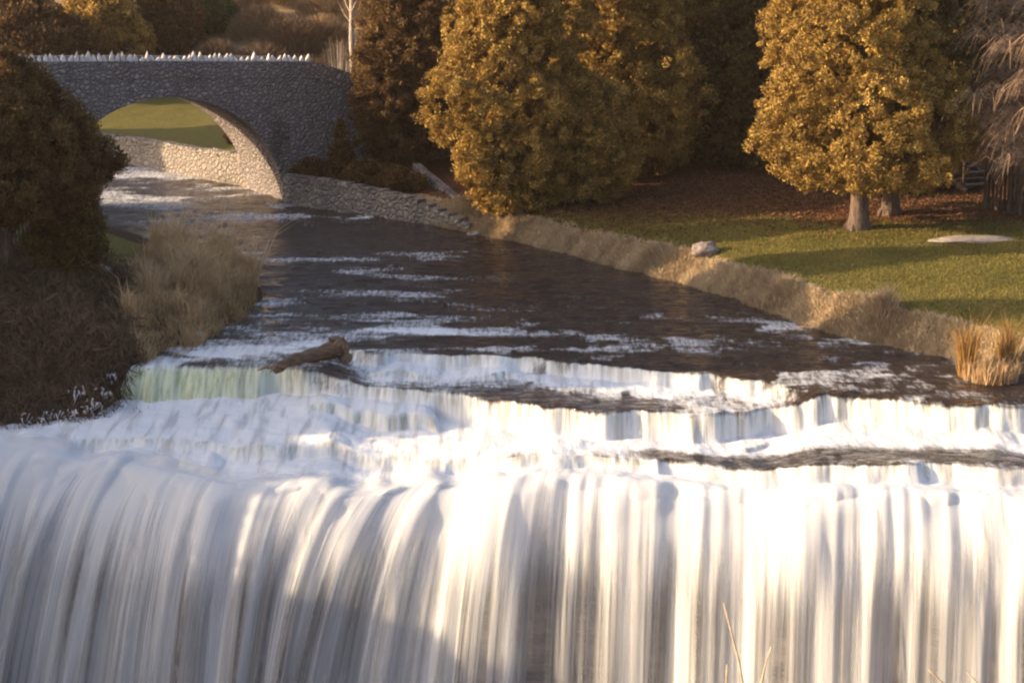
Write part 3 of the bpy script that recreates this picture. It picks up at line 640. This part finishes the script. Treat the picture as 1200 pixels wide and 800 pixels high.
def wall_along(name, label, pts, zb, zt, thick, mat, cap=True, jag=.06):
    pts = [np.array(p, float) for p in pts]; o = thing(name, label, 'wall', (*pts[0][:2], 0))
    mb = MB(); dens = []
    for a, b in zip(pts[:-1], pts[1:]):
        n = max(2, int(np.linalg.norm((b-a)[:2])/.6)); dens += [a+(b-a)*i/n for i in range(n)]
    dens.append(pts[-1]); d0 = pts[0][:2]
    prev = None; ztv = []
    for i, p in enumerate(dens):
        d = (dens[min(i+1, len(dens)-1)]-dens[max(i-1, 0)])[:2]; d /= np.linalg.norm(d); nn = np.array([-d[1], d[0]])*thick/2
        zt_ = (p[2] if len(p) > 2 else zt)+random.uniform(-jag, jag); ztv.append(zt_)
        cur = [(*(p[:2]-d0+nn), zb), (*(p[:2]-d0-nn), zb), (*(p[:2]-d0-nn*.92), zt_), (*(p[:2]-d0+nn*.92), zt_)]
        if prev: 
            for k in range(4): mb.poly([prev[k], prev[(k+1) % 4], cur[(k+1) % 4], cur[k]])
        else: mb.poly(cur)
        prev = cur
    mb.poly(prev[::-1])
    mb.build('masonry', M[mat], o)
    if cap:
        mc = MB()
        for i in range(len(dens)-1):
            a, b = dens[i][:2]-d0, dens[i+1][:2]-d0; m_ = (a+b)/2; d = (b-a)/np.linalg.norm(b-a); L = np.linalg.norm(b-a)
            mc.box((*m_, (ztv[i]+ztv[i+1])/2+.07), (L*.94, thick*1.12, .2), (*d, 0), (-d[1], d[0], 0), jit=.035)
        mc.build('cap_stones', M['wallstone'], o)
    return o
wall_along('stone_wall', 'low stone river wall running from the bridge towards the cedars', [(-10.6, 83.9, 1.5), (-8.4, 82.1, 1.45), (-6.2, 80.3, 1.35), (-4.4, 78.75, 1.15), (-3.0, 77.4, .75), (-1.6, 75.9, .3)], -.4, 1.45, .5, 'wallstone')
wall_along('stone_wall', 'sunlit stone river wall curving upstream behind the bridge arch', [(-13.1, 89.6), (-15.2, 91.8), (-17.4, 94.4), (-19.6, 97.0), (-22.6, 100.2), (-30, 104.2), (-40, 108.2)], -.4, 1.75, .6, 'wallstone')
k0, k1 = PY(488, 192, 84), PY(548, 240, 77.6)
wall_along('stone_kerb', 'pale sloping stone kerb going down from the bridge to the water', [(k0[0], k0[1], k0[2]), ((k0[0]+k1[0])/2, (k0[1]+k1[1])/2, (k0[2]+k1[2])/2), (k1[0], k1[1], k1[2])], .2, 1.6, .4, 'cobble', False, .03)['category'] = 'kerb'
# planting between the bridge and the wall
q = PY(400, 200, 83.6)
leafy('conical_shrub', 'small dark pointed conifer in front of the bridge wing', 'shrub', q[0], q[1], [(0,.75),(.7,.7),(1.5,.4),(2.3,.15),(2.7,.05)], 'cedar_brown', 81, 160, 50, ln=.14, wd=.07, cl=.3, z=1.35)
for i, (px, py, rx, hh) in enumerate([(365, 205, .9, 1.0), (432, 207, 1.1, 1.05), (468, 212, 1.0, .9)]):
    q = PY(px, py, [84.4, 82.6, 81.2][i])
    leafy('low_shrub', ['dark low shrub touching the bridge pier', 'dark low shrub right of the pointed conifer', 'dark low shrub at the end of the planting bed'][i], 'shrub', q[0], q[1], [(0,rx),(hh*.5,rx*1.1),(hh,rx*.3)], 'cedar_brown', 83+i, 150, 50, ln=.14, wd=.07, cl=.3, z=1.3)
q = PY(280, 190, 97.5)
leafy('round_bush', 'small dark bush on the far lawn seen through the arch', 'bush', q[0], q[1], [(0,.5),(.5,.7),(1.1,.5),(1.5,.1)], 'cedar_brown', 88, 120, 50, ln=.16, wd=.08, cl=.25)

# ------------------------------------------------------------------ dry grass on the right bank
def along(A, n, g, lo, hi, z_fn=None):
    A = np.array(A, float); sl = np.linalg.norm(np.diff(A, axis=0), axis=1); c = np.concatenate([[0], np.cumsum(sl)])
    t = g.random(n)*c[-1]; x = np.interp(t, c, A[:, 0]); y = np.interp(t, c, A[:, 1]); i = np.clip(np.searchsorted(c, t)-1, 0, len(A)-2)
    d = np.diff(A, axis=0)[i]/sl[i][:, None]; off = g.uniform(lo, hi, n); return x+d[:, 1]*off, y-d[:, 0]*off, t
g = np.random.default_rng(90)
BK = RIV[7:17]
x, y, t = along(BK, 42000, g, -.2, .85)          # + offset = inland
hh = .46*(.12+1.5*fbm(t*.8, t*0+2, 3)*fbm(x*1.6, y*1.6, 2)*1.6)
V, Fs = blades_mesh(np.stack([x, y, terrain(x, y)-.03], -1), hh*g.uniform(.7, 1.4, len(x)), .035, .9, g, .5)
tag(mk('dry_grass', V, Fs, M['drygrass'], None, {'tint': np.repeat(np.clip(fbm(t*1.1, t*0+8, 3)*.9+.13*g.normal(size=len(x)), 0, 1), 5)}), 'pale dry grass fringe along the right river bank', 'grass', kind='stuff')
for i, (px, py, w, h, n, lab) in enumerate([(1133, 437, .24, 2.0, 300, 'tall golden grass clump lit by the sun at the corner of the right bank'),
                                    (1178, 432, .20, 1.9, 240, 'golden grass clump nearest the right edge of the photo'),
                                    (1160, 440, .8, .75, 800, 'short tan grass tuft between the two tall golden clumps')]):
    p = P(px, py, .1); a = g.uniform(0, 6.28, n); q = np.sqrt(g.random(n))*w
    B = np.stack([np.cos(a)*q, np.sin(a)*q, np.zeros(n)], -1)
    V, Fs = blades_mesh(B, h, .026, .55, g, .35)
    o = mk('grass_clump', V, Fs, M['gold' if i < 2 else 'reed'], None, {'tint': np.repeat(np.clip(.5+.25*g.normal(size=n), 0, 1), 5)})
    o.location = (p[0], p[1], max(gz(p[0], p[1])-.05, 0.0)); tag(o, lab, 'grass clump')
# lawn blades and fallen leaves
n = 150000; x = g.uniform(-3, 23, n); y = g.uniform(50.5, 76, n)
k = (seg_dist(x, y, RIV[:NR+1]) > .7) & ~inside(x, y, RIV) & (g.random(n) > sst(-1, 2, y-np.interp(x, [-5, 0, 8, 13, 30], [76.5, 74, 71.5, 68.2, 66.6]))*.93)
x, y = x[k], y[k]
V, Fs = blades_mesh(np.stack([x, y, terrain(x, y)-.01], -1), .10, .03, .7, g, .3)
tag(mk('lawn_grass', V, Fs, M['lawn'], None, {'tint': np.repeat(np.clip(fbm(x*.5, y*.5, 4)*1.0+.16*g.normal(size=len(x)), 0, 1), 5)}), 'short green lawn grass beyond the right bank', 'grass', kind='stuff')
n = 26000; x = g.uniform(-4, 26, n); y = g.normal(74, 3.3, n); k = (y > 60) & (y < 86) & ~inside(x, y, RIV) & (seg_dist(x, y, RIV[:NR+1]) > .8); x, y = x[k], y[k]; n = len(x)
C = np.stack([x, y, terrain(x, y)+.03], -1); N = unit(g.normal(size=(n, 3))*np.array([1, 1, .35])); V, Fq = leaf_quads(C, N, .13, .09, g)
tag(mk('fallen_leaves', V, Fq, M['deadleaf'], None, {'tint': np.repeat(g.random(n), 4)}), 'reddish brown fallen leaves under the cedars', 'leaves', kind='stuff')

# ------------------------------------------------------------------ stones, log
def rock(name, label, cat, loc, sz, mat, seed, rz=0):
    import bmesh
    bm = bmesh.new(); bmesh.ops.create_icosphere(bm, subdivisions=4, radius=1)
    for v in bm.verts:
        c = np.array(v.co); d = float(fbm(c[0]*1.3+seed, c[1]*1.3+c[2]*1.7, 4))-.5; e = float(fbm(c[0]*5+seed, c[1]*5+c[2]*5, 3))-.5
        s = 1+.75*d+.16*e; v.co = (c[0]*sz[0]*s, c[1]*sz[1]*s, max(c[2], -.5)*sz[2]*s)
    me = bpy.data.meshes.new(name); bm.to_mesh(me); bm.free(); me.materials.append(M[mat]); me.polygons.foreach_set('use_smooth', [True]*len(me.polygons))
    o = bpy.data.objects.new(name, me); COL.objects.link(o); o.location = loc; o.rotation_euler.z = rz
    return tag(o, label, cat)
p = P(826, 290, 1.25); rock('boulder', 'grey boulder sitting alone on the sunny lawn near the bank', 'boulder', (p[0], p[1], gz(p[0], p[1])+.12), (.52, .4, .36), 'boulder', 3.1)
p = P(1140, 291, 1.3); rock('stone_slab', 'flat pale stone slab lying in the lawn', 'slab', (p[0], p[1], gz(p[0], p[1])+.02), (1.6, .55, .13), 'slab', 8.2)
p = P(112, 341, .9); rock('kerb_stone', 'flat grey stone at the corner of the small left lawn', 'stone', (p[0], p[1], gz(p[0], p[1])+.05), (.55, .3, .22), 'boulder', 5.5)
for i, (px, py, s, lab) in enumerate([(270, 356, .28, 'icy pale stone at the tip of the reed bank'), (225, 392, .25, 'small icy stone at the water edge below the reeds'), (560, 277, .38, 'sunlit stone low on the bank below the left cedar')]):
    p = P(px, py, .1); rock('bank_stone', lab, 'stone', (p[0], p[1], .08), (s*1.5, s, s*.7), ['ice', 'ice', 'wallstone'][i], 11+i*3.3)
# driftwood log stranded above the ledge
a = P(322, 436, -.05); b = P(398, 424, -.05)
lg = thing('driftwood_log', 'brown driftwood log stranded on the ledge with its cut end facing us', 'log', (*a[:2], 0))
d = b-a; mb = MB(); pts = []; rad = []
for i in range(13):
    t = i/12; pts.append((d[0]*t, d[1]*t+.15*math.sin(t*3), .02+.42*t+.06*math.sin(t*6))); rad.append(.13+.15*t+.03*math.sin(i*2.1))
mb.tube(pts, rad, 14)
mb.build('stem', M['log'], lg, True)
e = np.array(pts[-1]); axd = np.array([.42, -.88, -.12]); axd /= np.linalg.norm(axd)
mb = MB(); mb.tube([e-axd*.32, e-axd*.05, e+axd*.22], [.24, .27, .26], 16); mb.build('butt', M['log'], lg)
mb = MB(); mb.tube([e+axd*.215, e+axd*.235], [.225, .215], 16); mb.build('cut_end', M['logend'], lg)
e2 = e+np.array([.16, -.05, -.30]); mb = MB(); mb.tube([e2-axd*.3, e2+axd*.16], [.17, .18], 14); mb.build('lower_butt', M['log'], lg)
mb = MB(); mb.tube([e2+axd*.155, e2+axd*.175], [.15, .14], 14); mb.build('cut_end', M['logend'], lg)
mb = MB()
for dx, dz, L in ((-.2, .28, .25), (.1, .3, .22), (.16, -.4, .55), (-.1, -.35, .5), (-.5, -.25, .35)): mb.tube([e+(dx*.4, 0, 0), e+(dx, -.1, dz*.7), e+(dx*1.5, -.16, dz)], [.11, .08, .03], 7)
mb.build('root_stubs', M['log'], lg, True)
mb = MB(); mb.tube([(.1,0,.05),(-.25,-.1,.12),(-.5,-.1,.02)], [.06,.05,.02], 6); mb.tube([(.3,0,.1),(.1,-.25,.22),(-.1,-.4,.02)], [.05,.04,.015], 6); mb.build('broken_branches', M['logend'], lg, True)

# ------------------------------------------------------------------ left bank growth
g = np.random.default_rng(91)
def fill(poly_px, z, n):
    A = np.array([P(px, py, z)[:2] for px, py in poly_px]); lo, hi = A.min(0), A.max(0); x = g.uniform(lo[0], hi[0], n*4); y = g.uniform(lo[1], hi[1], n*4)
    k = inside(x, y, A); return x[k][:n], y[k][:n]
x, y = fill([(300,362),(300,330),(285,305),(240,300),(195,320),(170,345),(150,370),(145,400),(165,416),(190,420),(235,396)], .15, 30000)
cl = fbm(x*1.1, y*.8, 3); hh = (.15+1.75*cl*cl*1.7)*g.uniform(.5, 1.15, len(x))*np.interp(y, [52, 56, 62], [.45, .62, .85])*np.where(g.random(len(x)) < .03, 1.7, 1)
V, Fs = blades_mesh(np.stack([x, y, np.maximum(terrain(x, y), -.3)-.05], -1), hh, .03, .75, g, .4)
tag(mk('reeds', V, Fs, M['reed'], None, {'tint': np.repeat(np.clip(cl+.15*g.normal(size=len(x))-.03, 0, 1), 5)}), 'tan dry reeds crowding the tip of the left bank', 'reeds', kind='stuff')
x, y = fill([(-120,350),(20,352),(90,350),(155,352),(160,380),(178,424),(150,440),(120,458),(95,490),(0,505),(-120,515)], .3, 26000)
B = np.stack([x, y, terrain(x, y)-.05+g.random(len(x))*.45*fbm(x*1.3, y*1.3, 3)*2], -1); N = unit(g.normal(size=(len(x), 3))*.7+np.array([0, -.2, .7])); V, Fq = leaf_quads(B, N, .5, .035, g)
tag(mk('bank_brush', V, Fq, M['brush'], None, {'tint': np.repeat(np.clip(fbm(x*.9, y*.9, 3)+.15*g.normal(size=len(x)), 0, 1), 4)}), 'dark tangled brush over the steep left bank', 'brush', kind='stuff')
# ice hanging from the roots along the edge
mb = MB()
for px, py in [(140,430),(132,446),(122,460),(112,474),(100,482),(84,488),(60,488),(38,492),(92,462)]:
    p = P(px, py, -.4)
    for k in range(11):
        q = p+np.array([random.gauss(0, .16), random.gauss(0, .12), random.uniform(-.05, .22)]); L = random.uniform(.05, .34)*abs(random.gauss(.7, .3))
        mb.tube([q, q+(random.uniform(-.08, .08), -.05, -L*.6), q+(random.uniform(-.1, .1), -.05, -L)], [random.uniform(.012, .03), .011, .003], 6)
tag(mb.build('ice', M['ice'], None, True), 'white ice on the roots along the left edge of the falls', 'ice', kind='stuff')
# picket fence behind the left cedar
p0, p1 = PY(-30, 312, 60.5), PY(52, 308, 61.5); d = (p1-p0)[:2]; L = np.linalg.norm(d); ang = math.atan2(d[1], d[0]); zb = gz(p0[0]+d[0]*.5, p0[1]+d[1]*.5)
fn = thing('picket_fence', 'dark weathered picket fence behind the left bank cedar', 'fence', (p0[0], p0[1], zb), ang)
for zz in (.35, 1.15): mb = MB(); mb.box((L/2, .04, zz), (L, .04, .09)); mb.build('rail', M['oldwood'], fn)
for k in range(19):
    mb = MB(); xk = .05+k*(L-.1)/18; mb.box((xk, 0, .65), (.08, .025, 1.3)); mb.poly([(xk-.04, -.0125, 1.3), (xk+.04, -.0125, 1.3), (xk, 0, 1.38)]); mb.build('picket', M['greywood'], fn)

# ------------------------------------------------------------------ stairs, fence and bare willow on the right
b0 = PY(1152, 232, 74.5); z0 = gz(b0[0], b0[1])-.05
st = thing('wooden_stairs', 'dark wooden steps climbing the leafy slope behind the cedars', 'stairs', (b0[0], b0[1], z0), R(22))
ns = 13
for k in range(ns):
    mb = MB(); mb.box((-.24*k, .30*k, .12+.21*k), (1.9, .32, .07)); mb.box((-.24*k, .30*k+.17, .02+.21*k), (1.9, .03, .16)); mb.build('tread', M['oldwood'] if k % 2 else M['greywood'], st)
for sx in (-1.02, 1.02):
    mb = MB(); mb.tube([(sx, -.2, -.1), (sx-.24*ns, .3*ns, .21*ns)], .11, 4); mb.build('stringer', M['oldwood'], st)
    mb = MB(); mb.tube([(sx, -.1, 1.05), (sx-.24*ns, .3*ns, .21*ns+1.0)], .05, 6); mb.build('handrail', M['oldwood'], st)
    for k in (0, 4, 8, 12): mb = MB(); mb.box((sx-.24*k, .3*k, .21*k+.5), (.09, .09, 1.15)); mb.build('post', M['oldwood'], st)
p0, p1 = PY(1152, 246, 70.5), PY(1215, 258, 68.5); d = (p1-p0)[:2]; L = np.linalg.norm(d); zb = gz(*(p0[:2]+d*.5))
fn = thing('board_fence', 'dark upright board fence under the bare willow', 'fence', (p0[0], p0[1], zb), math.atan2(d[1], d[0]))
for zz in (.4, 1.5): mb = MB(); mb.box((L/2, .05, zz), (L, .05, .1)); mb.build('rail', M['oldwood'], fn)
for k in range(14): mb = MB(); mb.box((.05+k*(L-.1)/13, 0, .92+random.uniform(-.04, .04)), (.12, .03, 1.85)); mb.build('board', M['oldwood'] if k % 3 else M['greywood'], fn)
for k in range(3): mb = MB(); mb.box((.02+k*(L-.04)/2, .12, 1.0), (.12, .12, 2.1)); mb.build('post', M['greywood'], fn)

wx, wy = 20.3, 65.5; wz = gz(wx, wy)
wl = thing('bare_willow', 'bare willow with fine drooping pale twigs at the right edge', 'tree', (wx, wy, wz))
mb = MB(); mb.tube([(0,0,-.2),(-.1,0,1.5),(-.2,.1,3),(-.25,.1,5.5),(-.2,.2,8)], [.5,.36,.32,.26,.12], 10); mb.build('trunk', M['bark'], wl, True)
mb = MB(); lb = []; gr = random.Random(14)
for k in range(26):
    z = 1.9+5.9*(k+.5)/26; a = math.pi+gr.uniform(-1.5, 1.5); L = gr.uniform(2.0, 4.6); rise = gr.uniform(.2, 1.3)
    b = np.array([-.2, .1, z]); pts = [b, b+(math.cos(a)*L*.35, math.sin(a)*L*.35, rise*.7), b+(math.cos(a)*L*.7, math.sin(a)*L*.7, rise), b+(math.cos(a)*L, math.sin(a)*L, rise*.75-.2)]
    mb.tube(pts, [.09, .06, .04, .015], 6); lb.append(pts)
mb.build('limbs', M['willow'], wl, True)
mb = MB()
for pts in lb:
    for k in range(48):
        t = gr.uniform(.15, 1)*2.99; i = int(t); p = pts[i]+(pts[i+1]-pts[i])*(t-i); a = math.pi+gr.gauss(0, .75); L = gr.uniform(.5, 1.5)
        dx, dy = math.cos(a)*L, math.sin(a)*L
        mb.tube([p, p+(dx*.4, dy*.4, L*.25+gr.uniform(-.1,.2)), p+(dx*.8, dy*.8, -L*.05), p+(dx*1.05, dy*1.05, -L*gr.uniform(.3, .8))], [.02, .016, .011, .004], 3, False)
mb.build('twigs', M['willow'], wl)
# brush at the foot of the right slope
for i, (x, y, r, h, lab) in enumerate([(21.5, 71.5, 1.8, 1.9, 'dark leafless bush behind the board fence'), (16.8, 75, 1.3, 1.5, 'dark leafless bush left of the wooden stairs')]):
    V, Fq, ti = shrub_mesh(3500, r, r, h, g, ln=.6, wd=.025); o = mk('bush', V, Fq, M['brush'], None, {'tint': ti}); o.location = (x, y, gz(x, y)-.1); tag(o, lab, 'bush')

# ------------------------------------------------------------------ dry stalks on the near rim
for i, (pts, lab) in enumerate([([(848,706),(857,740),(866,775),(874,820)], 'tallest dry stalk on the near rim, leaning left'),
        ([(904,757),(897,778),(892,800),(888,825)], 'dry stalk leaning right beside the tallest one'),
        ([(852,778),(851,800),(852,825)], 'short dry stalk tip just left of the tallest one'),
        ([(1088,784),(1100,795),(1118,812),(1125,830)], 'bent dry stalk tip low on the near rim, left of its neighbour'),
        ([(1133,788),(1146,800),(1160,830)], 'short dry stalk tip lowest on the right of the near rim')]):
    Yd = 4.4; w = [PY(a, b, Yd) for a, b in pts][::-1]; x0, y0 = w[0][0]+.03, Yd+.05; z0 = gz(x0, y0)-.03
    s = thing('dry_stalk', lab, 'stalk', (x0, y0, z0), 0, 'dry stalks on the near rim')
    base = np.array([x0, y0, z0]); path = [np.zeros(3)]+[p-base for p in w]
    mb = MB(); mb.tube(path, [.0042]+list(np.linspace(.0036, .0016, len(w))), 6); mb.build('stem', M['stalk'], s, True)

# ------------------------------------------------------------------ thin warm haze volume added to lift the dark tones
hz = MB(); hz.box((0, 204, 22), (352, 440, 84))
hm = bpy.data.materials.new('tone_haze'); hm.use_nodes = True; hm.node_tree.nodes.clear()
ho = hm.node_tree.nodes.new('ShaderNodeOutputMaterial'); hv = hm.node_tree.nodes.new('ShaderNodeVolumePrincipled')
hv.inputs['Color'].default_value = (1, .80, .66, 1); hv.inputs['Density'].default_value = .00013; hv.inputs['Anisotropy'].default_value = 0
hm.node_tree.links.new(hv.outputs[0], ho.inputs['Volume'])
tag(hz.build('haze', hm), 'thin warm haze added to lift the dark tones', 'haze', kind='stuff')

# ------------------------------------------------------------------ light, sky, camera
SAZ, SEL = R(5), R(17)          # sun to the left, a little to our side
sdir = Vector((-math.cos(SAZ)*math.cos(SEL), -math.sin(SAZ)*math.cos(SEL), math.sin(SEL)))
sun = bpy.data.lights.new('sun', 'SUN'); sun.energy = 4.4; sun.angle = R(.5); sun.color = (1, .77, .48)
so = bpy.data.objects.new('sun', sun); COL.objects.link(so); so.rotation_euler = (-sdir).to_track_quat('-Z', 'Y').to_euler(); so.location = (-60, 20, 40)
w = bpy.data.worlds.new('World'); scn.world = w; w.use_nodes = True; nt = w.node_tree
sky = nt.nodes.new('ShaderNodeTexSky'); sky.sky_type = 'NISHITA'; sky.sun_disc = False; sky.sun_elevation = SEL; sky.sun_rotation = math.atan2(sdir.x, sdir.y)
bg = nt.nodes['Background']; sky.air_density = .8; sky.dust_density = 2.6; sky.ozone_density = .3; bg.inputs['Strength'].default_value = .15; nt.links.new(sky.outputs[0], bg.inputs[0])
cam = bpy.data.cameras.new('camera'); cam.lens = 36*F/1200; cam.sensor_width = 36; cam.clip_end = 2000; cam.clip_start = .1
co = bpy.data.objects.new('camera', cam); COL.objects.link(co); co.location = (0, 0, CAMZ); co.rotation_euler = (math.pi/2-TH, 0, 0); scn.camera = co
scn.view_settings.view_transform = 'Standard'; scn.view_settings.look = 'None'; scn.view_settings.exposure = 1.38; scn.view_settings.gamma = 1
scn.cycles.filter_width = 2.2; scn.cycles.use_denoising = True; scn.cycles.transparent_max_bounces = 12; scn.cycles.max_bounces = 6
